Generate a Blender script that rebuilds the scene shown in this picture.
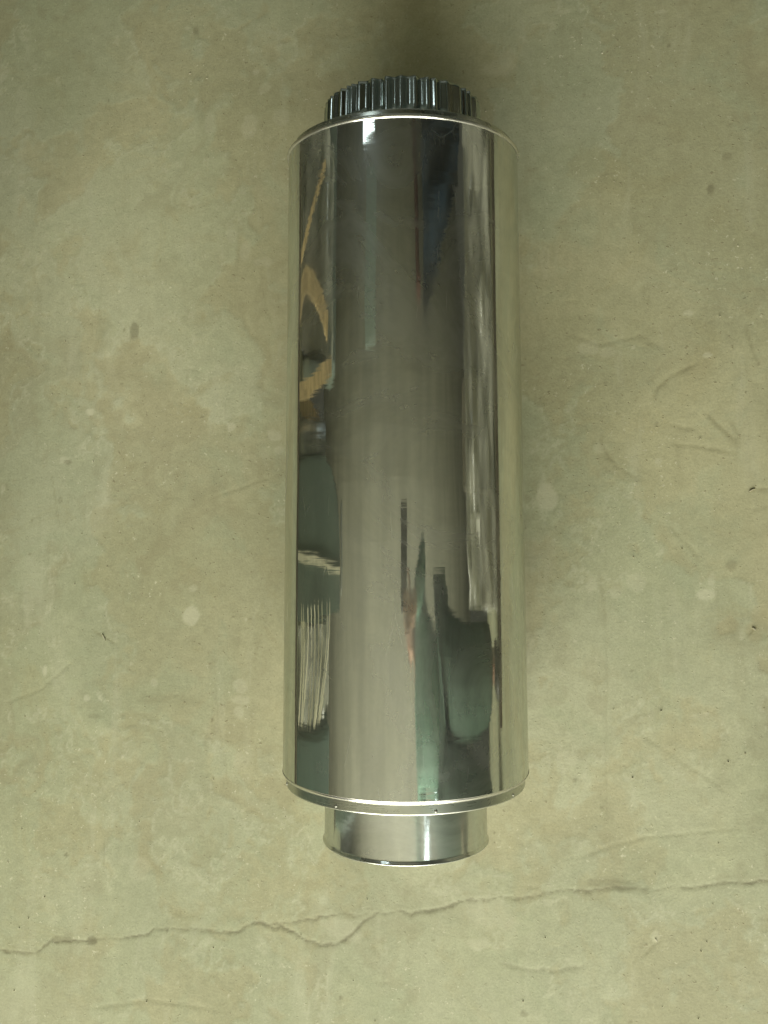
import bpy, bmesh, math, random
import numpy as np
from mathutils import Vector, Matrix, Euler

for o in list(bpy.data.objects):
    bpy.data.objects.remove(o)
S = bpy.context.scene
C = S.collection
rng = np.random.default_rng(7)
random.seed(7)
PI = math.pi
R_AX = 0.1113                       # height of the pipe's axis above the floor

# ------------------------------------------------------------------ camera
D_CAM, ALPHA = 0.9127, math.radians(11.0)
cam_d = bpy.data.cameras.new('camera')
cam = bpy.data.objects.new('camera', cam_d)
C.objects.link(cam)
S.camera = cam
_M0 = Euler((0.1182, 0.1524, -0.0023), 'XYZ').to_matrix()
_M = Matrix.Rotation(ALPHA - math.atan2(0.12, 0.9048), 3, 'Y') @ _M0
CAM_POS = Vector((D_CAM * math.sin(ALPHA), -0.0273, D_CAM * math.cos(ALPHA) + R_AX))
cam.matrix_world = Matrix.Translation(CAM_POS) @ _M.to_4x4()
F_PX, PPX, PPY = 981.5, 384.0, 400.0
cam_d.sensor_fit = 'VERTICAL'
cam_d.sensor_height = 36.0
cam_d.lens = F_PX / 1024 * 36.0
cam_d.shift_y = -(512 - PPY) / 1024
cam_d.clip_start = 0.01
cam_d.clip_end = 60

def floor_at(px, py):
    """point of the floor seen at a pixel of the photograph (used to survey the floor's marks)"""
    d = _M @ Vector(((px - PPX) / F_PX, (PPY - py) / F_PX, -1.0))
    t = -CAM_POS.z / d.z
    return CAM_POS.x + t * d.x, CAM_POS.y + t * d.y

# ------------------------------------------------------------------ world and lamps
W = bpy.data.worlds.new('World')
S.world = W
W.use_nodes = True
bg = W.node_tree.nodes['Background']
bg.inputs[0].default_value = (0.30, 0.31, 0.235, 1)
bg.inputs[1].default_value = 0.15

def area(name, loc, target, sx, sy, power, col):
    l = bpy.data.lights.new(name, 'AREA')
    l.shape = 'RECTANGLE'
    l.size, l.size_y, l.energy, l.color = sx, sy, power, col
    o = bpy.data.objects.new(name, l)
    C.objects.link(o)
    o.location = loc
    o.rotation_euler = (Vector(target) - Vector(loc)).to_track_quat('-Z', 'Y').to_euler()
    return o
# open doorway behind the photographer's side, daylight coming in low over the floor
area('doorway_daylight', (0.10, -3.9, 1.70), (0.05, 0.0, 1.30), 4.4, 2.5, 404, (1.0, 0.985, 0.86))
S.view_settings.view_transform = 'Standard'
S.view_settings.look = 'None'
S.view_settings.exposure = 0.0
S.view_settings.gamma = 1.0
S.render.engine = 'CYCLES'
S.render.resolution_x, S.render.resolution_y = 768, 1024

# ------------------------------------------------------------------ helpers
class NT:
    def __init__(self, name):
        self.m = bpy.data.materials.new(name)
        self.m.use_nodes = True
        self.t = self.m.node_tree
        self.b = self.t.nodes['Principled BSDF']
    def n(self, kind, **kw):
        nd = self.t.nodes.new(kind)
        for k, v in kw.items():
            setattr(nd, k, v)
        return nd
    def l(self, a, b):
        self.t.links.new(a, b)
    def noise(self, vec, scale, detail=4, rough=0.55, dist=0.0):
        nd = self.n('ShaderNodeTexNoise')
        nd.inputs['Scale'].default_value = scale
        nd.inputs['Detail'].default_value = detail
        nd.inputs['Roughness'].default_value = rough
        nd.inputs['Distortion'].default_value = dist
        if vec is not None:
            self.l(vec, nd.inputs['Vector'])
        return nd.outputs['Fac']
    def ramp(self, fac, lo, hi, a=0.0, b=1.0):
        nd = self.n('ShaderNodeMapRange', interpolation_type='SMOOTHSTEP')
        for i, v in enumerate((lo, hi, a, b)):
            nd.inputs[i + 1].default_value = v
        self.l(fac, nd.inputs[0])
        return nd.outputs[0]
    def mix(self, fac, a, b, blend='MIX'):
        nd = self.n('ShaderNodeMix', data_type='RGBA', blend_type=blend)
        for sock, v in ((nd.inputs[0], fac), (nd.inputs[6], a), (nd.inputs[7], b)):
            if isinstance(v, (int, float)):
                sock.default_value = v
            elif isinstance(v, tuple):
                sock.default_value = v + (1,)
            else:
                self.l(v, sock)
        return nd.outputs[2]
    def math(self, op, a, b=None):
        nd = self.n('ShaderNodeMath', operation=op)
        for i, v in enumerate((a, b)):
            if v is None:
                continue
            if isinstance(v, (int, float)):
                nd.inputs[i].default_value = v
            else:
                self.l(v, nd.inputs[i])
        return nd.outputs[0]
    def bump(self, h, strength, dist, prev=None):
        nd = self.n('ShaderNodeBump')
        nd.inputs['Strength'].default_value = strength
        nd.inputs['Distance'].default_value = dist
        self.l(h, nd.inputs['Height'])
        if prev is not None:
            self.l(prev, nd.inputs['Normal'])
        return nd.outputs[0]
    def coord(self, scale=(1, 1, 1)):
        tc = self.n('ShaderNodeTexCoord')
        mp = self.n('ShaderNodeMapping')
        mp.inputs['Scale'].default_value = scale
        self.l(tc.outputs['Object'], mp.inputs['Vector'])
        return mp.outputs[0]
    def attr(self, name):
        return self.n('ShaderNodeAttribute', attribute_name=name).outputs['Fac']

def simple(name, col, rough=0.6, metal=0.0, var=0.12, scale=12.0, bump=0.0):
    k = NT(name)
    v = k.coord()
    f = k.noise(v, scale, 5, 0.6)
    dark = tuple(c * (1 - var * 2) for c in col)
    lite = tuple(min(1, c * (1 + var * 2)) for c in col)
    k.l(k.mix(k.ramp(f, 0.3, 0.7), dark, lite), k.b.inputs['Base Color'])
    k.b.inputs['Roughness'].default_value = rough
    k.b.inputs['Metallic'].default_value = metal
    if bump:
        k.l(k.bump(k.noise(v, scale * 3, 4), bump, 0.004), k.b.inputs['Normal'])
    return k.m

def mesh_obj(name, verts, faces, mat, parent=None, smooth=False):
    me = bpy.data.meshes.new(name)
    me.from_pydata(verts, [], faces)
    me.update()
    if smooth:
        me.shade_smooth()
    me.materials.append(mat)
    o = bpy.data.objects.new(name, me)
    C.objects.link(o)
    o.parent = parent
    return o

def bm_obj(name, bm, mat, parent=None, smooth=False):
    bmesh.ops.recalc_face_normals(bm, faces=bm.faces)
    me = bpy.data.meshes.new(name)
    bm.to_mesh(me)
    bm.free()
    if smooth:
        me.shade_smooth()
    me.materials.append(mat)
    o = bpy.data.objects.new(name, me)
    C.objects.link(o)
    o.parent = parent
    return o

def empty(name, loc=(0, 0, 0), rz=0.0):
    o = bpy.data.objects.new(name, None)
    C.objects.link(o)
    o.location = loc
    o.rotation_euler = (0, 0, rz)
    return o

def tag(o, label, cat, group=None, kind=None):
    o['label'] = label
    o['category'] = cat
    if group:
        o['group'] = group
    if kind:
        o['kind'] = kind
    return o

def box(bm, cx, cy, cz, sx, sy, sz, bevel=0.0, seg=2, rot=None):
    r = bmesh.ops.create_cube(bm, size=1)
    m = Matrix.Translation((cx, cy, cz)) @ (rot.to_4x4() if rot else Matrix.Identity(4)) @ Matrix.Diagonal((sx, sy, sz, 1))
    bmesh.ops.transform(bm, matrix=m, verts=r['verts'])
    if bevel:
        es = list({e for v in r['verts'] for e in v.link_edges})
        bmesh.ops.bevel(bm, geom=es, offset=bevel, segments=seg, profile=0.5, affect='EDGES')

def sweep(pts, w, t, side=None):
    """rectangular strip swept along a poly-line; side = direction of the strip's width"""
    pts = [Vector(p) for p in pts]
    V, F = [], []
    for i, p in enumerate(pts):
        d = (pts[min(i + 1, len(pts) - 1)] - pts[max(i - 1, 0)]).normalized()
        s = Vector(side) if side else Vector((0, 0, 1))
        s = (s - d * s.dot(d)).normalized()
        u = d.cross(s)
        for a, b in ((-1, -1), (1, -1), (1, 1), (-1, 1)):
            V.append(tuple(p + s * (a * w / 2) + u * (b * t / 2)))
    for i in range(len(pts) - 1):
        for k in range(4):
            a, b = i * 4 + k, i * 4 + (k + 1) % 4
            F.append((a, b, b + 4, a + 4))
    F.append((3, 2, 1, 0))
    n = len(pts) * 4
    F.append((n - 4, n - 3, n - 2, n - 1))
    return V, F

def lathe(profile, nseg, mod=None, closed=False):
    """profile: list of (y, r), turned round the y axis; mod(y, a) scales r"""
    V, F = [], []
    for (y, r) in profile:
        for k in range(nseg):
            a = 2 * PI * k / nseg
            rr = r if mod is None else r + mod(y, a)
            V.append((rr * math.sin(a), y, rr * math.cos(a)))
    m = len(profile)
    for i in range(m - 1 if not closed else m):
        j = (i + 1) % m
        for k in range(nseg):
            k2 = (k + 1) % nseg
            F.append((i * nseg + k, i * nseg + k2, j * nseg + k2, j * nseg + k))
    return V, F

def tubeloop(y0, r0, rad, n=10):
    return [(y0 + rad * math.cos(2 * PI * i / n), r0 + rad * math.sin(2 * PI * i / n)) for i in range(n)]

# ------------------------------------------------------------------ floor: one trowelled concrete sheet
def axis_coords(lo, hi, step, far):
    a = list(np.arange(lo, hi, step))
    d, x = step, hi
    up = []
    while x < far:
        up.append(x); d *= 1.6; x += d
    d, x = step, lo
    dn = []
    while x > -far:
        d *= 1.6; x -= d; dn.append(x)
    return np.array(dn[::-1] + a + up)
gx = axis_coords(-0.56, 0.47, 0.0019, 7.0)
gy = axis_coords(-0.60, 0.63, 0.0019, 7.0)
GX, GY = np.meshgrid(gx, gy)

def vnoise(x, y, scale, seed, octaves=4, gain=0.5):
    out = np.zeros_like(x); amp = 1.0; tot = 0.0
    for o in range(octaves):
        s = scale * 2 ** o
        r = np.random.default_rng(seed + o * 17)
        tab = r.random((256, 256))
        X, Y = x * s + 37.3 * o, y * s + 11.7 * o
        xi, yi = np.floor(X).astype(int), np.floor(Y).astype(int)
        fx, fy = X - xi, Y - yi
        fx = fx * fx * (3 - 2 * fx); fy = fy * fy * (3 - 2 * fy)
        a = tab[yi % 256, xi % 256]; b = tab[yi % 256, (xi + 1) % 256]
        c = tab[(yi + 1) % 256, xi % 256]; d = tab[(yi + 1) % 256, (xi + 1) % 256]
        out += amp * ((a * (1 - fx) + b * fx) * (1 - fy) + (c * (1 - fx) + d * fx) * fy)
        tot += amp; amp *= gain
    return out / tot

def window(P, m):
    i0, i1 = np.searchsorted(gx, [P[:, 0].min() - m, P[:, 0].max() + m])
    j0, j1 = np.searchsorted(gy, [P[:, 1].min() - m, P[:, 1].max() + m])
    return (slice(max(j0, 0), max(j1, 1)), slice(max(i0, 0), max(i1, 1)))

def polyline_dist(pts, wob=0.0, seed=1, m=0.03):
    """distance from the floor vertices near a surveyed poly-line (metres)"""
    P = np.array([floor_at(*p) for p in pts])
    w = window(P, m)
    gX, gY = GX[w], GY[w]
    X = gX + (vnoise(gX, gY, 70, seed, 4, 0.7) - 0.5) * wob
    Y = gY + (vnoise(gX, gY, 70, seed + 5, 4, 0.7) - 0.5) * wob
    best = np.full(gX.shape, 9.0); sgn = np.ones(gX.shape); par = np.zeros(gX.shape)
    L = len(P) - 1
    for i in range(L):
        a, b = P[i], P[i + 1]
        d = b - a; dd = d @ d
        t = np.clip(((X - a[0]) * d[0] + (Y - a[1]) * d[1]) / dd, 0, 1)
        ex, ey = X - a[0] - t * d[0], Y - a[1] - t * d[1]
        q = np.hypot(ex, ey)
        k = q < best
        best = np.where(k, q, best)
        sgn = np.where(k, np.sign(d[0] * ey - d[1] * ex), sgn)
        par = np.where(k, (i + t) / L, par)
    return w, best, sgn, par

H = (vnoise(GX, GY, 6, 3, 3) - 0.5) * 0.0012 + (vnoise(GX, GY, 60, 9, 3) - 0.5) * 0.00025
CR = np.zeros_like(GX)      # dirt lying in the crack
SC = np.zeros_like(GX)      # scratches and trowel arcs
PL = np.zeros_like(GX)      # pale plaster spots
BR = np.zeros_like(GX)      # brown stains
main = [(-60, 951), (0, 951), (20, 953), (39, 952), (50, 940), (91, 941), (132, 938), (155, 930), (182, 929), (228, 934),
        (257, 923), (285, 929), (310, 942), (335, 946), (356, 930), (380, 911), (411, 914), (434, 910), (466, 902),
        (500, 897), (524, 896), (567, 890), (592, 892), (611, 886), (649, 890), (706, 885), (735, 882), (768, 883), (840, 878)]
branch = [(262, 926), (286, 924), (317, 917), (356, 915), (374, 914)]
def crack(pts, width, depth, lip, seed, fade=False, dirt=1.0):
    w, d, s, t = polyline_dist(pts, 0.009, seed)
    var = 0.15 + 1.2 * vnoise(GX[w], GY[w], 26, seed + 40, 3)
    if fade:
        var = var * np.clip(np.minimum(t, 1 - t) * 6, 0, 1)
    g = np.exp(-(d / (width * var + 1e-5)) ** 2)
    H[w] += -depth * g * np.clip(var, 0.2, 1.4) + lip * np.clip(1 - d / 0.022, 0, 1) * (s > 0)
    CR[w] = np.maximum(CR[w], dirt * g * np.clip(var, 0, 1))
crack(main, 0.0014, 0.0004, 0.0, 100, dirt=0.78)
crack(branch, 0.0012, 0.0003, 0.0, 130, True, 0.7)
crack([(496, 964), (525, 969), (558, 971), (592, 962)], 0.0018, 0.0003, 0.00005, 150, True, 0.35)
def scratch(pts, width, seed, amt, depth=0.0003):
    w, d, s, t = polyline_dist(pts, 0.003, seed)
    g = np.exp(-(d / (width * 0.72)) ** 2) * np.clip(np.minimum(t, 1 - t) * 5, 0, 1) * (0.4 + 0.9 * vnoise(GX[w], GY[w], 90, seed, 2))
    H[w] -= depth * g
    SC[w] = np.maximum(SC[w], amt * g)
for i, (pts, w, a) in enumerate([
        ([(706, 361), (688, 368), (671, 377), (656, 390), (653, 402)], 0.0030, 0.6),
        ([(664, 422), (682, 428), (699, 429)], 0.0025, 0.4),
        ([(664, 443), (700, 447), (741, 454)], 0.0022, 0.5),
        ([(702, 410), (722, 428), (741, 447)], 0.0028, 0.6),
        ([(728, 416), (736, 430), (740, 445)], 0.0024, 0.35),
        ([(607, 428), (601, 440), (608, 456), (619, 468), (632, 476), (653, 483)], 0.0024, 0.5),
        ([(746, 490), (770, 489)], 0.0016, 0.9),
        ([(667, 523), (686, 543), (702, 562)], 0.0020, 0.35),
        ([(744, 322), (752, 345), (758, 362)], 0.0020, 0.45),
        ([(625, 724), (680, 760), (740, 801)], 0.0016, 0.45),
        ([(91, 629), (104, 637), (119, 646)], 0.0014, 0.9),
        ([(747, 637), (754, 629), (758, 625)], 0.0016, 0.8),
        ([(50, 470), (54, 490), (60, 528)], 0.0015, 0.4),
        ([(206, 500), (240, 488), (275, 475)], 0.0022, 0.3),
        ([(215, 668), (218, 720), (230, 790)], 0.0016, 0.25),
        ([(198, 725), (214, 742), (224, 752)], 0.0018, 0.4),
        ([(600, 560), (607, 640), (605, 880)], 0.0018, 0.22),
        ([(560, 862), (640, 838), (760, 826)], 0.0018, 0.2),
        ([(80, 1010), (150, 1000), (230, 1012)], 0.0022, 0.28),
        ([(640, 960), (655, 945), (662, 938)], 0.0015, 0.5),
        ([(0, 705), (40, 690), (80, 655)], 0.0018, 0.2),
        ([(190, 20), (196, 30), (200, 40)], 0.0020, 0.4),
        ([(560, 330), (600, 345), (640, 335), (668, 352)], 0.0030, 0.18)]):
    scratch(pts, w, 300 + i * 7, a)
r2 = np.random.default_rng(5)
for i in range(150):                      # hair scratches of the trowel and of dragged things
    x, y = r2.uniform(0, 768), r2.uniform(60, 1020)
    a, ln = r2.normal(1.1, 0.8), r2.uniform(8, 46)
    scratch([(x, y), (x + ln * math.cos(a) * .5 + r2.normal(0, 2), y + ln * math.sin(a) * .5), (x + ln * math.cos(a), y + ln * math.sin(a))],
            r2.uniform(0.0007, 0.0012), 600 + i, r2.uniform(0.10, 0.36), 0.0002)
def blob(px, py, rx, ry, target, amt, seed, rough=0.8):
    x, y = floor_at(px, py)
    k = 0.00105
    w = window(np.array([[x, y]]), max(rx, ry) * k * 2.4 + 0.004)
    n = (vnoise(GX[w], GY[w], 70, seed, 3) - 0.5) * rough * 2
    q = np.hypot((GX[w] - x) / (rx * k), (GY[w] - y) / (ry * k)) + n
    target[w] = np.maximum(target[w], amt * np.clip((1.25 - q) * 2.5, 0, 1))
for i, (px, py, rx, ry, a) in enumerate([
        (192, 616, 7, 7, .8), (193, 588, 4, 3, .5), (45, 670, 3, 6, .9), (100, 697, 3, 4, .7), (241, 686, 6, 5, .5),
        (242, 700, 8, 4, .5), (239, 712, 5, 5, .5), (243, 763, 9, 9, .35), (155, 684, 4, 4, .5), (87, 698, 3, 3, .8),
        (90, 412, 5, 4, .9), (232, 427, 5, 4, .8), (272, 436, 7, 6, .6), (279, 450, 6, 4, .5), (64, 460, 5, 3, .6),
        (547, 496, 8, 12, .75), (590, 348, 9, 6, .4), (606, 352, 7, 5, .35), (600, 448, 5, 4, .3), (590, 585, 5, 7, .5),
        (635, 582, 9, 8, .35), (615, 592, 6, 5, .4), (704, 595, 6, 4, .8), (712, 580, 3, 6, .5), (659, 461, 3, 3, .5),
        (708, 355, 3, 2, .7), (255, 72, 4, 3, .6), (250, 125, 7, 10, .4), (280, 118, 9, 9, .35), (265, 88, 7, 6, .35),
        (210, 122, 5, 12, .3), (188, 28, 3, 2, .4), (196, 100, 3, 3, .7), (245, 250, 6, 12, .4), (262, 262, 10, 5, .35),
        (232, 236, 5, 9, .35), (480, 944, 10, 4, .5), (478, 947, 6, 3, .6), (656, 938, 3, 5, .6), (545, 262, 4, 14, .3),
        (700, 716, 10, 4, .3), (707, 714, 3, 2, .8), (570, 760, 7, 5, .3), (240, 760, 5, 7, .4), (688, 313, 4, 2, .6),
        (108, 355, 3, 3, .5), (124, 860, 14, 6, .25), (140, 870, 9, 12, .3), (340, 930, 17, 8, .4), (490, 915, 20, 12, .35),
        (564, 12, 6, 2, .5), (661, 12, 6, 2, .5), (60, 108, 3, 2, .3)]):
    blob(px, py, rx, ry, PL, a, 900 + i)
blob(498, 68, 20, 9, PL, 0.38, 990, 0.5)
blob(507, 62, 8, 13, PL, 0.34, 991, 0.5)
for i, (px, py, rx, ry, a) in enumerate([(134, 331, 5, 9, .8), (91, 941, 5, 3, 1), (6, 951, 5, 2, 1), (711, 190, 3, 5, .9), (727, 156, 4, 3, .5),
        (406, 818, 3, 3, .2), (94, 716, 10, 3, .4), (620, 886, 20, 5, .5), (575, 780, 3, 2, .7), (196, 30, 3, 5, .5), (523, 1014, 4, 3, .6),
        (732, 565, 4, 4, .5), (68, 462, 4, 2, .7), (60, 500, 3, 3, .4), (490, 775, 3, 2, .3), (165, 700, 30, 5, .2), (60, 940, 12, 3, .6)]):
    blob(px, py, rx, ry, BR, a, 1200 + i)
for i in range(90):                      # grit pits
    blob(r2.uniform(0, 768), r2.uniform(0, 1024), r2.uniform(.8, 1.8), r2.uniform(.8, 1.8), BR if i % 3 else PL, r2.uniform(.4, .9), 1500 + i, 0.4)
# patches where the pale slurry skin has worn off down to browner concrete (large, hard-edged)
wx = (vnoise(GX, GY, 14, 31, 4, .6) - .5) * 0.16
wy = (vnoise(GX, GY, 14, 47, 4, .6) - .5) * 0.16
WP = vnoise(GX + wx, GY * 0.8 + wy, 7.0, 71, 5, 0.6)
inner0 = (np.abs(GX) < 0.8) & (np.abs(GY) < 0.9)
WP = WP + 0.10 * (vnoise(GX, GY, 160, 77, 3, 0.7) - 0.5)
rim = np.exp(-((WP - 0.478) / 0.010) ** 2) * np.clip((vnoise(GX, GY, 45, 83, 4, 0.6) - 0.47) * 7, 0, 1)
PL = np.maximum(PL, rim * 0.55 * inner0)
WP = np.clip((WP - 0.485) * 16, 0, 1)
CL = vnoise(GX + wx, GY + wy, 3.2, 171, 5, 0.55)     # broad cloudy tone of the screed
DK = np.clip((vnoise(GX + wx * 2, GY * 0.6 + wy, 12, 191, 4, 0.6) - 0.56) * 8, 0, 1)
H = H - WP * 0.00018

k = NT('trowelled_concrete')
v = k.coord()
big = k.noise(v, 2.4, 5, 0.6, 0.6)
mid = k.noise(v, 11, 6, 0.65, 0.8)
fine = k.noise(v, 85, 6, 0.7)
grit = k.noise(v, 420, 4, 0.7)
col = k.mix(k.ramp(big, 0.36, 0.64), (0.385, 0.397, 0.262), (0.420, 0.428, 0.298))
col = k.mix(k.math('MULTIPLY', k.attr('worn'), 0.42), col, (0.385, 0.345, 0.205))
col = k.mix(k.math('MULTIPLY', k.ramp(mid, 0.52, 0.66), 0.5), col, (0.375, 0.40, 0.270))
col = k.mix(k.math('MULTIPLY', k.ramp(mid, 0.46, 0.34), 0.3), col, (0.37, 0.335, 0.195))
m1 = k.n('ShaderNodeMix', data_type='RGBA', blend_type='MULTIPLY')
m1.inputs[0].default_value = 1.0
k.l(col, m1.inputs[6])
k.l(k.mix(k.ramp(fine, 0.25, 0.75), (0.925, 0.92, 0.91), (1.07, 1.07, 1.065)), m1.inputs[7])
col = m1.outputs[2]
m2 = k.n('ShaderNodeMix', data_type='RGBA', blend_type='MULTIPLY')
m2.inputs[0].default_value = 1.0
k.l(col, m2.inputs[6])
k.l(k.mix(k.ramp(grit, 0.25, 0.75), (0.90, 0.90, 0.90), (1.09, 1.09, 1.085)), m2.inputs[7])
col = m2.outputs[2]
m3 = k.n('ShaderNodeMix', data_type='RGBA', blend_type='MULTIPLY')
m3.inputs[0].default_value = 1.0
k.l(col, m3.inputs[6])
k.l(k.mix(k.ramp(k.attr('cloud'), 0.36, 0.64), (0.90, 0.91, 0.90), (1.08, 1.07, 1.06)), m3.inputs[7])
col = m3.outputs[2]
col = k.mix(k.math('MULTIPLY', k.attr('damp'), 0.22), col, (0.27, 0.235, 0.14))
spk = k.ramp(k.noise(v, 150, 3, 0.8), 0.62, 0.68)
tro = k.noise(k.coord((26, 5, 1)), 1.0, 5, 0.65, 0.4)      # trowel drag, long in one direction
col = k.mix(k.math('MULTIPLY', k.ramp(tro, 0.55, 0.72), 0.30), col, (0.50, 0.50, 0.365))
col = k.mix(k.math('MULTIPLY', k.ramp(tro, 0.44, 0.30), 0.22), col, (0.27, 0.25, 0.15))
zone = k.ramp(k.noise(v, 7, 4, 0.6, 0.5), 0.44, 0.60)
col = k.mix(k.math('MULTIPLY', k.math('MULTIPLY', spk, zone), 0.75), col, (0.60, 0.585, 0.43))
pit = k.ramp(k.noise(v, 190, 2, 0.7), 0.655, 0.72)
col = k.mix(k.math('MULTIPLY', k.math('MULTIPLY', pit, k.ramp(k.attr('worn'), 0.0, 1.0, 0.35, 1.0)), 0.55), col, (0.22, 0.19, 0.11))
col = k.mix(k.math('MULTIPLY', k.attr('pale'), 0.62), col, (0.58, 0.57, 0.42))
col = k.mix(k.math('MULTIPLY', k.attr('scratch'), 0.75), col, (0.19, 0.175, 0.095))
col = k.mix(k.math('MULTIPLY', k.attr('stain'), 0.60), col, (0.15, 0.135, 0.075))
col = k.mix(k.math('MULTIPLY', k.attr('dirt'), 0.85), col, (0.115, 0.10, 0.055))
k.l(col, k.b.inputs['Base Color'])
k.l(k.ramp(mid, 0.3, 0.7, 0.52, 0.72), k.b.inputs['Roughness'])
k.b.inputs['Specular IOR Level'].default_value = 0.35
nb = k.bump(fine, 0.25, 0.0010)
nb = k.bump(grit, 0.35, 0.0005, nb)
nb = k.bump(pit, 0.3, 0.0006, nb)
k.l(nb, k.b.inputs['Normal'])
ny, nx = GX.shape
inner = (GX > -0.8) & (GX < 0.8) & (GY > -0.9) & (GY < 0.9)
co = np.stack([GX, GY, np.where(inner, H, 0)], -1).reshape(-1, 3)
idx = np.arange(nx * ny).reshape(ny, nx)
q = np.stack([idx[:-1, :-1], idx[:-1, 1:], idx[1:, 1:], idx[1:, :-1]], -1).reshape(-1, 4)
me = bpy.data.meshes.new('floor')
me.vertices.add(len(co)); me.vertices.foreach_set('co', co.ravel().astype(np.float32))
me.loops.add(len(q) * 4); me.loops.foreach_set('vertex_index', q.ravel().astype(np.int32))
me.polygons.add(len(q)); me.polygons.foreach_set('loop_start', np.arange(0, len(q) * 4, 4, dtype=np.int32))
me.update(calc_edges=True)
me.shade_smooth()
for nm, arr in (('dirt', CR), ('scratch', SC), ('pale', PL), ('stain', BR), ('worn', WP), ('cloud', CL), ('damp', DK)):
    at = me.attributes.new(nm, 'FLOAT', 'POINT')
    at.data.foreach_set('value', np.where(inner, arr, 0 if nm not in ('worn', 'cloud', 'damp') else arr).ravel().astype(np.float32))
me.materials.append(k.m)
fl = bpy.data.objects.new('floor', me)
C.objects.link(fl)
fl['kind'] = 'structure'

# ------------------------------------------------------------------ ceiling (only mirrored in the pipe)
ceil_mat = simple('ceiling_plaster', (0.385, 0.38, 0.315), 0.8, 0, 0.08, 1.5)
def shade_vault(y):                       # flat over the doorway; the rise is added to keep the far end shaded
    return 2.85 + 0.13 * max(0.0, y + 0.25) ** 2
ys = [-3.7, -2.0, -0.8] + [-0.3 + 0.2 * i for i in range(24)]
V, F = [], []
for y in ys:
    for x, dz in ((-9, 0), (9, 0), (9, 0.12), (-9, 0.12)):
        V.append((x, y, shade_vault(y) + dz))
for i in range(len(ys) - 1):
    for j in range(4):
        p_, q_ = i * 4 + j, i * 4 + (j + 1) % 4
        F.append((p_, q_, q_ + 4, p_ + 4))
F.append((0, 1, 2, 3)); F.append(tuple(len(V) - 1 - i for i in range(4)))
ce = mesh_obj('ceiling', V, F, ceil_mat)
ce['kind'] = 'structure'

# ------------------------------------------------------------------ the pipe
def steel(name, base, rough, haze=0.25, wave=1.0, haze_rough=0.42):
    """polished sheet: a clear mirror lobe under a film of handling haze, rolling ripples and fine scuffs"""
    k = NT(name)
    v = k.coord()
    smudge = k.noise(v, 9, 6, 0.62, 1.4)
    hair = k.noise(k.coord((6, 260, 6)), 1.0, 4, 0.7)          # polishing lines round the circumference
    vo = k.n('ShaderNodeTexVoronoi', feature='DISTANCE_TO_EDGE')
    vo.inputs['Scale'].default_value = 23
    wv = k.n('ShaderNodeMapping'); wv.inputs['Scale'].default_value = (1, 0.35, 1); wv.inputs['Rotation'].default_value = (0.5, 0.3, 0.6)
    k.l(v, wv.inputs['Vector']); k.l(wv.outputs[0], vo.inputs['Vector'])
    scuff = k.math('MULTIPLY', k.ramp(vo.outputs['Distance'], 0.012, 0.0), k.ramp(k.noise(v, 30, 3), 0.55, 0.65))
    col = k.mix(k.ramp(smudge, 0.35, 0.7), base, tuple(c * 0.92 for c in base))
    nb = k.bump(k.noise(v, 5.0, 2, 0.4), 0.13 * wave, 0.012)
    nb = k.bump(k.noise(k.coord((9, 2.0, 9)), 1.0, 2, 0.5), 0.12 * wave, 0.010, nb)
    nb = k.bump(k.noise(k.coord((11, 34, 11)), 1.0, 3, 0.6), 0.10 * wave, 0.0016, nb)
    nb = k.bump(hair, 0.03, 0.0006, nb)
    nb = k.bump(scuff, 0.05, 0.0003, nb)
    b2 = k.n('ShaderNodeBsdfPrincipled')
    for b_ in (k.b, b2):
        k.l(col, b_.inputs['Base Color'])
        b_.inputs['Metallic'].default_value = 1.0
        b_.inputs['Specular Tint'].default_value = (0.78, 0.78, 0.74, 1)
        k.l(nb, b_.inputs['Normal'])
    r = k.ramp(smudge, 0.42, 0.75, rough, rough * 2.2)
    k.l(k.math('ADD', r, k.ramp(hair, 0.55, 0.8, 0.0, rough * 1.2)), k.b.inputs['Roughness'])
    b2.inputs['Roughness'].default_value = haze_rough
    ms = k.n('ShaderNodeMixShader')
    f = k.math('ADD', k.ramp(smudge, 0.35, 0.72, haze * 0.55, haze * 1.5), k.math('MULTIPLY', scuff, 0.14))
    k.l(f, ms.inputs[0])
    k.l(k.b.outputs[0], ms.inputs[1]); k.l(b2.outputs[0], ms.inputs[2])
    k.l(ms.outputs[0], k.t.nodes['Material Output'].inputs['Surface'])
    return k.m
mirror = steel('mirror_stainless', (0.75, 0.765, 0.725), 0.035, 0.24)
collar_steel = steel('spigot_stainless', (0.77, 0.785, 0.745), 0.08, 0.45)
crimp_steel = steel('crimped_stainless', (0.52, 0.56, 0.53), 0.08, 0.20, wave=0.5)
edge_steel = steel('rolled_edge_stainless', (0.76, 0.75, 0.71), 0.12, 0.3, wave=0.4)
cap_steel = steel('cap_stainless', (0.60, 0.61, 0.55), 0.20, 0.4, wave=0.6)
rivet_steel = simple('rivet_metal', (0.40, 0.40, 0.36), 0.42, 1.0, 0.05)

Y0, Y1, YS, YC = -0.2533, 0.3128, -0.3098, 0.3650
RB, RE = 0.1096, 0.1112
pipe = empty('flue_pipe', (0, 0, R_AX))
tag(pipe, 'mirror polished stainless steel insulated flue pipe lying on the concrete floor', 'flue pipe')
# outer sheet, very slightly out of round as rolled sheet is
NS = 360
def oor(y, a):
    return 0.00022 * math.sin(2 * a + 0.6) + 0.00010 * math.sin(3 * a + 7 * y) + 0.00006 * math.sin(5 * a - 11 * y)
prof = [(Y0 + 0.0037, RB)] + [(Y0 + (Y1 - Y0) * i / 60, RB) for i in range(1, 60)] + [(Y1 - 0.002, RB)]
V, F = lathe(prof, NS, oor)
body = mesh_obj('outer_casing', V, F, mirror, pipe, True)
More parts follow.
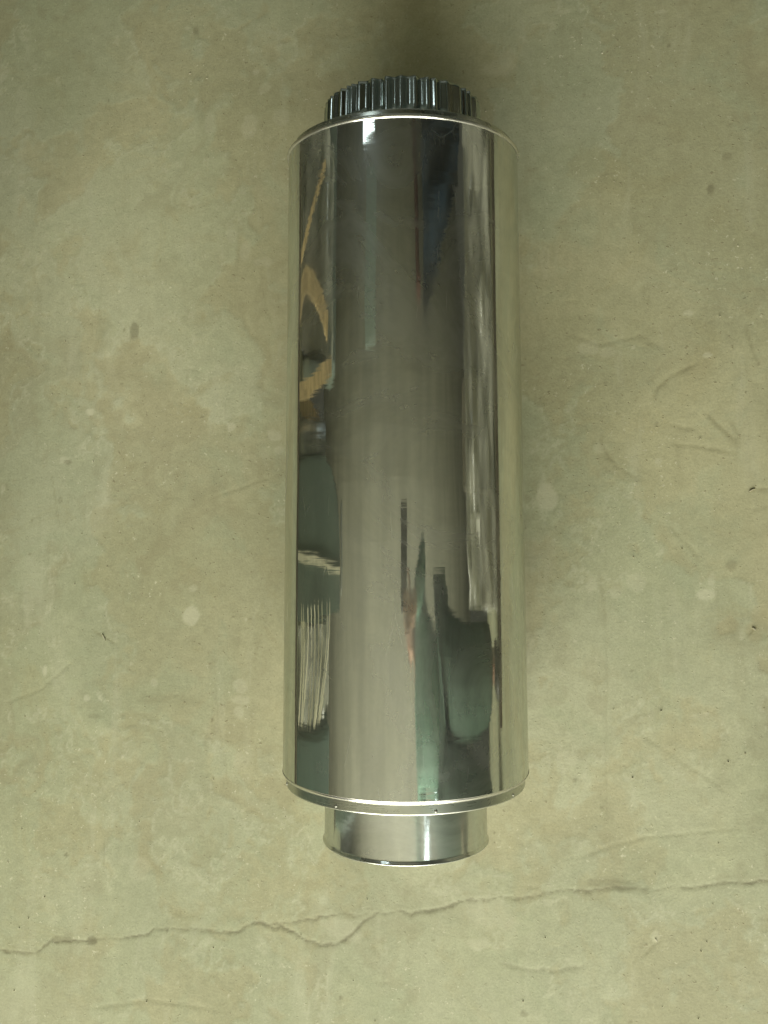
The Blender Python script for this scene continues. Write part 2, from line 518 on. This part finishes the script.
# lock seam along the underside
V, F = sweep([(0.045, Y0 + 0.006, -RB * 0.908), (0.045, Y1 - 0.006, -RB * 0.908)], 0.010, 0.0010, (0.91, 0, 0.41))
mesh_obj('seam', V, F, mirror, body)
def flange(sgn, yend):
    """rolled rim, recessed end cap with a short skirt, rivets"""
    br = 0.0020
    if sgn > 0:      # turned-out bead
        pr = [(yend + br * (-math.cos(PI * i / 12)), RE - br + br * math.sin(PI * i / 12)) for i in range(-2, 15)]
    else:            # sheet rounded over the cap
        br = 0.0038
        pr = [(yend + br, RB + 0.0001), (yend + br * 0.97, RB + 0.0001)] + \
             [(yend + br * (1 - math.sin(PI / 2 * i / 10)), RB + 0.0001 - br * (1 - math.cos(PI / 2 * i / 10))) for i in range(0, 11)] + [(yend + 0.0002, RB - br - 0.002)]
    V, F = lathe(pr, NS)
    e = mesh_obj('rolled_edge', V, F, edge_steel, pipe, True)
    rc = 0.1062
    pr = [(yend - sgn * 0.002, rc), (yend + sgn * 0.0040, rc), (yend + sgn * 0.0066, rc), (yend + sgn * 0.0071, rc), (yend + sgn * 0.0074, rc - 0.0001), (yend + sgn * 0.0080, rc - 0.0004), (yend + sgn * 0.0084, rc - 0.0014),
          (yend + sgn * 0.0084, rc - 0.0020), (yend + sgn * 0.0084, rc - 0.010), (yend + sgn * 0.0070, rc - 0.016), (yend + sgn * 0.0070, 0.0705)]
    V, F = lathe(pr, NS)
    c = mesh_obj('end_cap', V, F, cap_steel, pipe, True)
    for j in range(8):
        a = math.radians(24 + 45 * j + (6 if sgn > 0 else 0))
        bm = bmesh.new()
        bmesh.ops.create_uvsphere(bm, u_segments=10, v_segments=6, radius=0.0013)
        bmesh.ops.scale(bm, vec=(1, 1, 0.55), verts=bm.verts)
        o = bm_obj('rivet', bm, rivet_steel, c, True)
        o.location = ((rc + 0.0002) * math.sin(a), yend + sgn * 0.0050, (rc + 0.0002) * math.cos(a))
        o.rotation_euler = (0, a, 0)
flange(-1, Y0)
flange(1, Y1)
# plain spigot with a bead line near the cap and a turned lip
rs = 0.0722
pr = [(Y0 - 0.006, rs), (Y0 - 0.0128, rs), (Y0 - 0.0133, rs)] + \
     [(Y0 - 0.0135 - 0.0018 * i / 6, rs + 0.0006 * math.sin(PI * i / 6)) for i in range(7)] + \
     [(Y0 - 0.0155, rs), (Y0 - 0.016, rs), (YS + 0.0042, rs), (YS + 0.0034, rs), (YS + 0.0030, rs), (YS + 0.0026, rs + 0.0001), (YS + 0.0016, rs + 0.0007),
      (YS + 0.0006, rs + 0.0013), (YS, rs + 0.0014), (YS - 0.0006, rs + 0.0009), (YS, rs + 0.0001), (YS + 0.004, rs - 0.0010), (Y0 + 0.02, rs - 0.0012)]
V, F = lathe(pr, 300)
sp = mesh_obj('spigot', V, F, collar_steel, pipe, True)
# crimped collar: hand-crimped pleats, uneven in spacing and depth
NCR = 44
cr_r = np.random.default_rng(21)
cuts = np.cumsum(cr_r.uniform(0.55, 1.5, NCR)); cuts = cuts / cuts[-1] * 2 * PI
cuts = np.concatenate([[0], cuts])
cdep = cr_r.uniform(0.25, 1.45, NCR)
csh = cr_r.random(NCR)
def crimp(y, a):
    i = min(NCR - 1, int(np.searchsorted(cuts, a, 'right')) - 1)
    u = (a - cuts[i]) / (cuts[i + 1] - cuts[i])
    w = (1 - math.cos(2 * PI * u)) / 2
    w = w ** (0.7 + 0.5 * csh[i])
    s = min(1.0, max(0.0, (y - (Y1 + 0.0165)) / 0.008))
    s = s * s * (3 - 2 * s)
    return -0.0033 * cdep[i] * s * w + 0.0002 * math.sin(3 * a)
rcx = 0.0762
pr = [(Y1 + 0.004, rcx - 0.0005), (Y1 + 0.013, rcx - 0.0005), (Y1 + 0.0145, rcx + 0.0006), (Y1 + 0.016, rcx - 0.0003)] + \
     [(Y1 + 0.0165 + (YC - Y1 - 0.0165) * i / 14, rcx - 0.0011 * i / 14) for i in range(0, 15)]
V, F = lathe(pr, NCR * 24, crimp)
cc = mesh_obj('crimped_collar', V, F, crimp_steel, pipe, True)
sm = cc.modifiers.new('wall', 'SOLIDIFY')
sm.thickness = 0.0007
sm.offset = -1

# ------------------------------------------------------------------ things around the frame, mirrored in the steel
wood = simple('bent_wood', (0.54, 0.41, 0.21), 0.45, 0, 0.14, 30, 0.15)
gap_dark = simple('shadow_gap_dark', (0.055, 0.040, 0.022), 0.7, 0, 0.2, 20, 0.2)  # dark colour stands in for the shadow gap below the clutter
green_case_m = simple('grey_green_paint', (0.105, 0.135, 0.108), 0.35, 0, 0.08, 5)
teal_m = simple('teal_paint', (0.10, 0.15, 0.125), 0.4, 0, 0.08, 5)
white_m = simple('white_foam', (0.80, 0.79, 0.70), 0.6, 0, 0.03, 8)
cream_m = simple('cream_strap', (0.72, 0.68, 0.50), 0.55, 0, 0.04, 20)
card_m = simple('brown_cardboard', (0.21, 0.19, 0.135), 0.8, 0, 0.10, 9)
grey_m = simple('galvanised_sheet', (0.45, 0.47, 0.45), 0.35, 0.8, 0.10, 9)
blue_m = simple('dark_blue_tarp', (0.010, 0.020, 0.030), 0.9, 0, 0.2, 7, 0.3)
blue_m.node_tree.nodes['Principled BSDF'].inputs['Specular IOR Level'].default_value = 0.1
red_m = simple('red_oxide_paint', (0.13, 0.040, 0.022), 0.55, 0, 0.15, 9)
kp = NT('clear_plastic_film')
kp.b.inputs['Base Color'].default_value = (0.60, 0.60, 0.50, 1)
kp.b.inputs['Roughness'].default_value = 0.10
kp.b.inputs['Specular IOR Level'].default_value = 0.9
kp.b.inputs['Alpha'].default_value = 0.35
film_m = kp.m

def board(name, a, b, w, h, mat, label, cat, group=None):
    bm = bmesh.new()
    d = Vector(b) - Vector(a)
    box(bm, 0, 0, h / 2, w, d.length, h, 0.003, 1)
    o = bm_obj(name, bm, mat)
    o.location = (Vector(a) + Vector(b)) / 2
    o.rotation_euler = (0, 0, -math.atan2(d.x, d.y))
    tag(o, label, cat, group)
    return o
board('shadow_gap_batten', (-0.55, -0.45, 0.001), (-0.545, 0.85, 0.001), 0.030, 0.022, gap_dark,
      'long low batten, dark for the shadow gap, on the floor beyond the left edge, mirrored in the steel', 'batten')
board('shadow_gap_batten', (0.56, -0.30, 0.001), (0.50, 0.85, 0.001), 0.030, 0.030, gap_dark,  # dark strip laid where the mirrored shadow gap runs
      'long dark strip in place of the shadow gap on the floor beyond the right edge, mirrored in the steel', 'batten')

def strip(pts, w, t, mat, side, label, group='bent wooden strips mirrored in the left of the pipe'):
    P = [Vector(p) for p in pts]
    out = []
    for i in range(len(P) - 1):           # Catmull-Rom
        p0, p1, p2, p3 = P[max(i - 1, 0)], P[i], P[i + 1], P[min(i + 2, len(P) - 1)]
        for s in range(8):
            u = s / 8
            out.append(0.5 * ((2 * p1) + (p2 - p0) * u + (2 * p0 - 5 * p1 + 4 * p2 - p3) * u * u + (3 * p1 - p0 - 3 * p2 + p3) * u ** 3))
    out.append(P[-1])
    V, F = sweep(out, w, t, side)
    o = mesh_obj('wooden_strip', V, F, mat)
    tag(o, label, 'wooden strip', group)
    return o
strip([(-0.575, 0.262, 0.003), (-0.580, 0.300, 0.07), (-0.59, 0.302, 0.17), (-0.60, 0.280, 0.32), (-0.61, 0.248, 0.45)], 0.042, 0.016, wood, (0, 1, 0),
      'upper bent tan wooden strip, arched, mirrored on the pipe\'s left')
strip([(-0.60, 0.150, 0.003), (-0.605, 0.152, 0.16), (-0.61, 0.165, 0.30), (-0.62, 0.196, 0.52)], 0.026, 0.014, wood, (0, 1, 0),
      'lower bent tan wooden strip rising to meet the arched one, mirrored on the left')
strip([(-0.66, 0.14, 0.004), (-0.66, 0.125, 0.2), (-0.67, 0.10, 0.40)], 0.028, 0.014, wood, (0, 1, 0),
      'short bent tan wooden strip just above the grey green case, mirrored on the left')
strip([(-0.56, 0.33, 0.004), (-0.60, 0.40, 0.18), (-0.66, 0.52, 0.42)], 0.016, 0.012, wood, (0, 1, 0),
      'straight tan stick leaning away towards the dark end, mirrored on the left')

# grey-green case with a rounded shoulder and a pale strap round it
t = empty('storage_case', (-0.74, -0.055, 0))
tag(t, 'dark grey green case with a pale strap, mirrored on the left of the pipe', 'case')
bm = bmesh.new()
out = [(-0.115, 0.004), (0.115, 0.004), (0.115, 0.40), (0.10, 0.50), (0.07, 0.60), (0.02, 0.66), (-0.115, 0.68)]
vv = [[bm.verts.new((x, y, z)) for (y, z) in out] for x in (-0.15, 0.15)]
for i in range(len(out)):
    j = (i + 1) % len(out)
    bm.faces.new((vv[0][i], vv[0][j], vv[1][j], vv[1][i]))
bm.faces.new(vv[0][::-1]); bm.faces.new(vv[1])
bmesh.ops.bevel(bm, geom=list(bm.edges), offset=0.012, segments=2, affect='EDGES')
bm_obj('shell', bm, green_case_m, t)
V, F = sweep([(0.156, -0.025, 0.02), (0.156, -0.030, 0.30), (0.156, -0.055, 0.66)], 0.010, 0.004, (0, 1, 0))
mesh_obj('strap', V, F, cream_m, t)
bm = bmesh.new(); box(bm, 0.153, -0.02, 0.685, 0.02, 0.14, 0.02, 0.005)
bm_obj('handle', bm, grey_m, t)

def film(name, x0, y0, y1, z0, z1, amp, seed, label, mat=film_m, lean=0.1):
    """crumpled hanging sheet in the y-z plane"""
    n, m = 60, 26
    V, F = [], []
    yy, zz = np.meshgrid(np.linspace(y0, y1, n), np.linspace(z0, z1, m))
    a = vnoise(yy * 0.30 + zz * 0.2 + 5, zz + 3, 24, seed, 3) - .5
    b = vnoise(yy * 0.5 + 5, zz + 3, 9, seed + 3, 2) - .5
    xx = x0 + amp * (1.3 * a + 1.2 * b) + lean * (zz - z0) * np.sign(x0)
    zz2 = zz + 0.05 * (vnoise(yy + 2, yy * 0 + .5, 18, seed + 8, 3) - .5) * (zz - z0) / (z1 - z0)
    for i in range(m):
        for j in range(n):
            V.append((xx[i, j], yy[i, j], zz2[i, j]))
    for i in range(m - 1):
        for j in range(n - 1):
            F.append((i * n + j, i * n + j + 1, (i + 1) * n + j + 1, (i + 1) * n + j))
    o = mesh_obj(name, V, F, mat, None, True)
    md = o.modifiers.new('thickness', 'SOLIDIFY'); md.thickness = 0.0006
    tag(o, label, 'plastic film')
    return o
film('plastic_film', -0.62, -0.31, -0.18, 0.02, 0.52, 0.07, 11, 'crumpled clear plastic film below the strapped case, mirrored on the left')
film('plastic_film', -0.70, 0.22, 0.62, 0.02, 0.62, 0.08, 15, 'crumpled clear plastic film behind the wooden strips, mirrored on the left')
film('plastic_film', 0.585, -0.15, 0.58, 0.04, 0.38, 0.10, 19, 'shiny crumpled plastic wrap along the right, mirrored in the steel')
t = empty('strapping_bundle', (-0.60, -0.22, 0))
tag(t, 'loose pale plastic straps draped between the case and the teal box, mirrored lower left', 'straps')
sr = np.random.default_rng(4)
for i in range(9):
    z0 = 0.09 + 0.048 * i + sr.uniform(-0.01, 0.01)
    z1 = 0.06 + 0.036 * i + sr.uniform(-0.03, 0.03)
    pts = []
    for j in range(11):
        u = j / 10
        pts.append((0.05 - 0.002 * i + 0.01 * math.sin(3 * u + i), 0.075 - 0.155 * u, z0 + (z1 - z0) * u ** 1.6 + 0.08 * u * (1 - u)))
    V, F = sweep(pts, sr.uniform(0.005, 0.012), 0.0015, (0, 0, 1))
    mesh_obj('strap', V, F, cream_m, t)
bm = bmesh.new(); box(bm, 0, 0, 0.26, 0.30, 0.15, 0.52, 0.015)
t = bm_obj('teal_box', bm, teal_m); t.location = (-0.78, -0.40, 0.002)
tag(t, 'plain teal box at the bright end, mirrored on the lower left', 'box')
bm = bmesh.new(); box(bm, 0, 0, 0.36, 0.25, 0.55, 0.72, 0.01)
t = bm_obj('grey_cabinet', bm, green_case_m); t.location = (-0.95, 0.50, 0.002)
tag(t, 'dark grey green cabinet behind the plastic film, mirrored on the upper left', 'cabinet')
V, F = lathe([(0.0, 0.045), (0.42, 0.045), (0.42, 0.041), (0.0, 0.041)], 40)
t = mesh_obj('grey_duct', V, F, grey_m, None, True)
t.rotation_euler = (PI / 2, 0, 0); t.location = (-0.66, 0.075, 0.002)
tag(t, 'short light grey duct standing above the strapped case, mirrored on the left', 'duct')
# right
bm = bmesh.new(); box(bm, 0, 0, 0.065, 0.12, 0.15, 0.13, 0.008)
t = bm_obj('foam_block', bm, white_m); t.location = (0.73, -0.07, 0.223); t.rotation_euler = (0, 0, 0.35)
tag(t, 'white foam block on a low carton beside the plastic wrap, mirrored on the right', 'foam block')
for (x, y, sx, sy, sz, lab) in ((0.74, -0.07, 0.17, 0.16, 0.22, 'low brown carton carrying the white foam block, mirrored on the right'),
                                (0.86, 0.10, 0.28, 0.16, 0.46, 'brown carton behind the plastic wrap nearest the foam block'),
                                (0.90, 0.33, 0.30, 0.24, 0.40, 'middle brown carton behind the plastic wrap, mirrored on the right'),
                                (0.88, 0.62, 0.28, 0.26, 0.34, 'brown carton at the dark end, mirrored on the upper right')):
    bm = bmesh.new(); box(bm, 0, 0, sz / 2, sx, sy, sz, 0.004)
    t = bm_obj('carton', bm, card_m); t.location = (x, y, 0.002)
    tag(t, lab, 'carton', 'cartons behind the plastic wrap')
# roof side: red oxide beam, dark blue tarp, cool ceiling lamp
def beam(a, b, w, h, mat, name, label, cat):
    V, F = sweep([(a[0] + (b[0] - a[0]) * i / 10, a[1] + (b[1] - a[1]) * i / 10, shade_vault(a[1] + (b[1] - a[1]) * i / 10) - h / 2 - 0.004) for i in range(11)], w, h, (1, 0, 0))
    o = mesh_obj(name, V, F, mat)
    return tag(o, label, cat)
beam((1.27, 0.85, 2.78), (1.27, 2.4, 2.78), 0.16, 0.12, red_m, 'roof_beam', 'red oxide roof beam, mirrored as a dull red line on the upper right', 'beam')
n, m = 40, 30
V, F = [], []
for i in range(m):
    for j in range(n):
        u, w = i / (m - 1), j / (n - 1)
        x = 1.42 + 1.75 * u + 0.05 * math.sin(9 * w + 4 * u)
        y = 0.70 + 1.6 * w + 0.75 * u * (1 - w)
        z = 2.70 - 1.25 * u ** 1.2 + 0.06 * math.sin(7 * u + 12 * w) + 0.04 * math.sin(23 * w)
        V.append((x, y, z))
for i in range(m - 1):
    for j in range(n - 1):
        F.append((i * n + j, i * n + j + 1, (i + 1) * n + j + 1, (i + 1) * n + j))
t = mesh_obj('hanging_tarp', V, F, blue_m, None, True)
md = t.modifiers.new('thickness', 'SOLIDIFY'); md.thickness = 0.002
tag(t, 'dark blue tarp hanging at the dark end, mirrored on the upper right', 'tarp')
t = empty('ceiling_lamp', (-1.02, 1.60, 2.80))
tag(t, 'small bright cool white ceiling lamp, mirrored at the pipe\'s top', 'lamp')
bm = bmesh.new(); box(bm, 0, 0, 0.015, 0.62, 0.34, 0.06, 0.008)
bm_obj('housing', bm, grey_m, t)
bm = bmesh.new(); box(bm, 0, 0, 0.045 + (shade_vault(1.6) - 2.845) / 2, 0.02, 0.02, shade_vault(1.6) - 2.845)
bm_obj('rod', bm, grey_m, t)
ke = NT('lamp_diffuser')
ke.b.inputs['Emission Color'].default_value = (0.80, 0.96, 1.0, 1)
ke.b.inputs['Emission Strength'].default_value = 5.0
bm = bmesh.new(); box(bm, 0, 0, -0.022, 0.56, 0.30, 0.012, 0.003)
bm_obj('diffuser', bm, ke.m, t)
t = empty('ceiling_lamp', (2.15, -1.36, 2.80))
tag(t, 'bright white ceiling lamp to the right, mirrored as the glint at the lower rim', 'lamp')
bm = bmesh.new(); box(bm, 0, 0, 0.015, 0.52, 0.70, 0.06, 0.008)
bm_obj('housing', bm, grey_m, t)
bm = bmesh.new(); box(bm, 0, 0, -0.022, 0.46, 0.64, 0.012, 0.003)
bm_obj('diffuser', bm, ke.m, t)
bm = bmesh.new(); box(bm, 0, 0, 0.45, 1.5, 0.4, 0.9, 0.01)
t = bm_obj('dark_cabinet', bm, simple('dark_teal_paint', (0.020, 0.030, 0.026), 0.45, 0, 0.1, 4)); t.location = (0.1, 0.98, 0.003)
tag(t, 'dark teal cabinet beyond the crimped end, mirrored as the dark pleats', 'cabinet')
streak_m = simple('lamp_streak_tint', (0.42, 0.52, 0.47), 0.5, 0, 0.03, 3)  # pale tint stands in for the lamp's blurred streak on the steel
beam((-1.02, 0.62, 2.835), (-1.02, 1.42, 2.835), 0.56, 0.02, streak_m, 'streak_panel', 'pale blue green panel added for the hazy streak under the lamp, mirrored near the top', 'panel')

# ------------------------------------------------------------------ the photographer, mirrored in the steel
skin_m = simple('skin', (0.42, 0.25, 0.17), 0.5, 0, 0.05, 15)
shirt_m = simple('teal_shirt', (0.15, 0.29, 0.22), 0.85, 0, 0.08, 18, 0.3)
trouser_m = simple('dark_green_trousers', (0.075, 0.125, 0.092), 0.85, 0, 0.12, 18, 0.3)
hair_m = simple('dark_hair', (0.012, 0.010, 0.008), 0.55, 0, 0.2, 60, 0.4)
shoe_m = simple('dark_shoe', (0.02, 0.02, 0.018), 0.5, 0, 0.2, 20)

def skinned(name, joints, bones, mat, parent=None, root=0, sub=2):
    names = list(joints)
    me = bpy.data.meshes.new(name)
    me.from_pydata([joints[n][0] for n in names], [(names.index(a), names.index(b)) for a, b in bones], [])
    o = bpy.data.objects.new(name, me)
    C.objects.link(o)
    md = o.modifiers.new('skin', 'SKIN')
    md.use_smooth_shade = True
    for i, n in enumerate(names):
        r = joints[n][1]
        s = me.skin_vertices[0].data[i]
        s.radius = r if isinstance(r, tuple) else (r, r)
        s.use_root = (i == root)
    o.modifiers.new('sub', 'SUBSURF').levels = sub
    o.modifiers['sub'].render_levels = sub
    dg = bpy.context.evaluated_depsgraph_get()
    m2 = bpy.data.meshes.new_from_object(o.evaluated_get(dg))
    bpy.data.objects.remove(o)
    m2.shade_smooth()
    m2.materials.clear(); m2.materials.append(mat)
    o = bpy.data.objects.new(name, m2)
    C.objects.link(o)
    o.parent = parent
    return o
PX, PY = 0.72, -0.36            # where the photographer stands; faces -x
ph = CAM_POS
person = empty('person', (0, 0, 0))
tag(person, 'person in teal shirt and dark trousers holding a phone out, mirrored in the pipe', 'person')
hx, hy, hz = ph.x + 0.035, ph.y - 0.155, ph.z - 0.010     # right palm, under the lower end of the phone
J = {
 'pelvis': ((PX, PY, 0.92), (0.105, 0.14)), 'belly': ((PX - 0.03, PY, 1.06), (0.10, 0.135)), 'chest': ((PX - 0.170, PY, 1.26), (0.105, 0.155)),
 'neck0': ((PX - 0.240, PY + 0.03, 1.43), 0.060), 'neck1': ((PX - 0.280, PY + 0.07, 1.50), 0.052),
 'head0': ((PX - 0.310, PY + 0.07, 1.57), (0.075, 0.070)), 'head1': ((PX - 0.330, PY + 0.07, 1.66), (0.085, 0.078)), 'head2': ((PX - 0.335, PY + 0.07, 1.73), (0.05, 0.05)),
 'shR': ((PX - 0.20, PY + 0.18, 1.37), 0.056), 'elR': ((PX - 0.22, PY + 0.25, 1.11), 0.034), 'wrR': ((hx + 0.10, hy + 0.02, hz - 0.006), 0.023),
 'paR': ((hx + 0.035, hy, hz), (0.020, 0.036)),
 'shL': ((PX - 0.20, PY - 0.20, 1.37), 0.056), 'elL': ((PX - 0.12, PY - 0.36, 1.12), 0.034), 'wrL': ((PX - 0.16, PY - 0.30, 0.89), 0.023),
 'paL': ((PX - 0.175, PY - 0.28, 0.82), (0.018, 0.036)),
 'hipR': ((PX, PY + 0.09, 0.84), 0.088), 'knR': ((PX - 0.05, PY + 0.09, 0.48), 0.062), 'anR': ((PX, PY + 0.12, 0.09), 0.028), 'toR': ((PX - 0.15, PY + 0.13, 0.035), 0.020),
 'hipL': ((PX, PY - 0.09, 0.84), 0.088), 'knL': ((PX - 0.05, PY - 0.09, 0.48), 0.062), 'anL': ((PX, PY - 0.11, 0.09), 0.028), 'toL': ((PX - 0.15, PY - 0.12, 0.035), 0.020),
}
B = [('pelvis', 'belly'), ('belly', 'chest'), ('chest', 'neck0'), ('neck0', 'neck1'), ('neck1', 'head0'), ('head0', 'head1'), ('head1', 'head2')]
for s in 'RL':
    B += [('chest', 'sh' + s), ('sh' + s, 'el' + s), ('el' + s, 'wr' + s), ('wr' + s, 'pa' + s), ('pelvis', 'hip' + s), ('hip' + s, 'kn' + s),
          ('kn' + s, 'an' + s), ('an' + s, 'to' + s)]
# fingers: each a short chain rooted in the palm; the right hand closes on the phone's edges
for i, (dy, ln) in enumerate(((0.030, 0.070), (0.010, 0.078), (-0.011, 0.073), (-0.031, 0.058))):
    a, b, c = 'fR%da' % i, 'fR%db' % i, 'fR%dc' % i
    J[a] = ((hx + 0.005, hy + dy, hz - 0.004), 0.0095)
    J[b] = ((hx - 0.55 * ln, hy + dy * 1.05, hz - 0.006), 0.0085)
    J[c] = ((hx - 1.05 * ln, hy + dy * 1.05, hz + 0.012), 0.0072)
    B += [('paR', a), (a, b), (b, c)]
    a, b, c = 'fL%da' % i, 'fL%db' % i, 'fL%dc' % i
    bx, by, bz = J['paL'][0]
    J[a] = ((bx - 0.004, by + dy * 0.9, bz - 0.035), 0.0095)
    J[b] = ((bx - 0.006, by + dy * 0.9, bz - 0.035 - 0.55 * ln), 0.0085)
    J[c] = ((bx + 0.010, by + dy * 0.85, bz - 0.035 - 0.95 * ln), 0.0072)
    B += [('paL', a), (a, b), (b, c)]
J['tR0'] = ((hx + 0.028, hy + 0.040, hz + 0.004), 0.0105); J['tR1'] = ((hx + 0.004, hy + 0.062, hz + 0.014), 0.0092); J['tR2'] = ((hx - 0.018, hy + 0.068, hz + 0.022), 0.008)
B += [('paR', 'tR0'), ('tR0', 'tR1'), ('tR1', 'tR2')]
bx, by, bz = J['paL'][0]
J['tL0'] = ((bx - 0.012, by + 0.036, bz - 0.002), 0.0105); J['tL1'] = ((bx - 0.022, by + 0.052, bz - 0.030), 0.0092); J['tL2'] = ((bx - 0.024, by + 0.054, bz - 0.052), 0.008)
B += [('paL', 'tL0'), ('tL0', 'tL1'), ('tL1', 'tL2')]
bod = skinned('body', J, B, skin_m, person)
def grow(keys, d):
    out = {}
    for n in keys:
        p, r = J[n]
        out[n] = (p, tuple(x + d for x in r) if isinstance(r, tuple) else r + d)
    return out
JS = grow(['pelvis', 'belly', 'chest', 'shR', 'elR', 'wrR', 'shL', 'elL', 'wrL'], 0.022)
JS['pelvis'] = ((PX - 0.02, PY - 0.03, 0.84), (0.15, 0.21))
JS['belly'] = ((PX - 0.06, PY - 0.02, 1.04), (0.165, 0.22))
JS['chest'] = (JS['chest'][0], (0.16, 0.23))
JS['col'] = ((PX - 0.235, PY + 0.02, 1.42), 0.072)
skinned('shirt', JS, [('pelvis', 'belly'), ('belly', 'chest'), ('chest', 'col'), ('chest', 'shR'), ('shR', 'elR'), ('elR', 'wrR'), ('chest', 'shL'), ('shL', 'elL'), ('elL', 'wrL')], shirt_m, person)
JT = grow(['pelvis', 'hipR', 'knR', 'anR', 'hipL', 'knL', 'anL'], 0.036)
JT['anR'] = (JT['anR'][0], 0.075); JT['anL'] = (JT['anL'][0], 0.075)
skinned('trousers', JT, [('pelvis', 'hipR'), ('hipR', 'knR'), ('knR', 'anR'), ('pelvis', 'hipL'), ('hipL', 'knL'), ('knL', 'anL')], trouser_m, person)
for s in 'RL':
    a, b = J['an' + s][0], J['to' + s][0]
    skinned('shoe', {'h': ((a[0] + 0.03, a[1], 0.045), (0.040, 0.042)), 'm': ((a[0] - 0.06, a[1], 0.046), (0.042, 0.044)), 't': ((b[0] - 0.03, b[1], 0.034), (0.034, 0.032))},
            [('h', 'm'), ('m', 't')], shoe_m, person)
hc = Vector((PX - 0.315, PY + 0.07, 1.665))
bm = bmesh.new()
bmesh.ops.create_icosphere(bm, subdivisions=4, radius=0.1)
for vtx in list(bm.verts):
    p = vtx.co
    n = (math.sin(p.x * 130 + p.y * 40) * math.sin(p.y * 150 + p.z * 60)) * 0.002
    vtx.co = Vector((p.x * 1.03, p.y * 0.90, p.z * 1.02)) * (1 + n * 8)
bmesh.ops.delete(bm, geom=[v_ for v_ in bm.verts if v_.co.z < -0.01 and v_.co.x < 0.02 or v_.co.z < -0.07 or (v_.co.x < -0.06 and v_.co.z < 0.045)], context='VERTS')
h = bm_obj('hair', bm, hair_m, person, True)
h.location = hc
def face_bit(name, loc, sc, mat, par):
    bm = bmesh.new(); bmesh.ops.create_uvsphere(bm, u_segments=14, v_segments=9, radius=1)
    bmesh.ops.scale(bm, vec=sc, verts=bm.verts)
    o = bm_obj(name, bm, mat, par, True); o.location = loc
    return o
eye_m = simple('eye', (0.6, 0.58, 0.52), 0.2, 0, 0.02)
lip_m = simple('lips', (0.36, 0.16, 0.13), 0.5, 0, 0.05)
for s in (-1, 1):
    face_bit('eye', (PX - 0.404, PY + 0.07 + s * 0.031, 1.645), (0.011, 0.013, 0.009), eye_m, bod)
    face_bit('ear', (PX - 0.315, PY + 0.07 + s * 0.083, 1.635), (0.020, 0.010, 0.032), skin_m, bod)
face_bit('nose', (PX - 0.412, PY + 0.07, 1.622), (0.020, 0.013, 0.022), skin_m, bod)
face_bit('mouth', (PX - 0.392, PY + 0.07, 1.583), (0.010, 0.024, 0.007), lip_m, bod)

# the phone: its lens is where the photograph was taken from
phone = empty('phone', (ph.x - 0.026, ph.y - 0.068, ph.z + 0.010))
tag(phone, 'dark phone held flat above the pipe, mirrored near the middle of the steel', 'phone')
phone_m = simple('dark_phone_glass', (0.010, 0.013, 0.013), 0.15, 0, 0.1)
bm = bmesh.new(); box(bm, 0, 0, 0, 0.082, 0.166, 0.009, 0.0035, 3)
bm_obj('case', bm, phone_m, phone)
bm = bmesh.new(); box(bm, 0, 0, 0.0042, 0.076, 0.158, 0.0008)
bm_obj('screen', bm, simple('screen_glass', (0.05, 0.05, 0.04), 0.08), phone)
bm = bmesh.new(); bmesh.ops.create_cone(bm, cap_ends=True, segments=24, radius1=0.0062, radius2=0.0062, depth=0.0014)
o = bm_obj('lens', bm, simple('lens_glass', (0.02, 0.02, 0.025), 0.05), phone)
o.location = (0.026, 0.068, -0.0050)

# crumbs and slivers lying on the floor, too small and many to count
gr = np.random.default_rng(12)
bm = bmesh.new()
spots = [(754, 629, 6, 2), (752, 490, 8, 1.2), (104, 637, 10, 1.2), (656, 940, 5, 1.5)]
for i in range(110):
    spots.append((gr.uniform(-40, 800), gr.uniform(-40, 1060), gr.uniform(0.7, 2.0), gr.uniform(0.6, 1.5)))
for (px, py, a_, b_) in spots:
    x, y = floor_at(px, py)
    if abs(x) < 0.115 and -0.33 < y < 0.38:
        continue
    ang = gr.uniform(0, PI)
    n_ = 6
    hh = gr.uniform(0.0004, 0.0010)
    ring = [[], []]
    for lv in (0, 1):
        for j in range(n_):
            t_ = 2 * PI * j / n_
            rr = gr.uniform(0.6, 1.1) * (1 if lv == 0 else 0.75) * 0.0005
            lx, ly = a_ * rr * math.cos(t_), b_ * rr * math.sin(t_)
            ring[lv].append(bm.verts.new((x + lx * math.cos(ang) - ly * math.sin(ang), y + lx * math.sin(ang) + ly * math.cos(ang), -0.0004 + lv * (hh + 0.0008))))
    for j in range(n_):
        bm.faces.new((ring[0][j], ring[0][(j + 1) % n_], ring[1][(j + 1) % n_], ring[1][j]))
    bm.faces.new(ring[1])
kg = NT('grit')
oi = kg.noise(kg.coord(), 30, 2)
kg.l(kg.mix(kg.ramp(oi, 0.35, 0.65), (0.30, 0.26, 0.16), (0.62, 0.60, 0.46)), kg.b.inputs['Base Color'])
kg.b.inputs['Roughness'].default_value = 0.8
o = bm_obj('floor_grit', bm, kg.m)
tag(o, 'scattered crumbs and slivers lying on the concrete floor', 'grit', None, 'stuff')
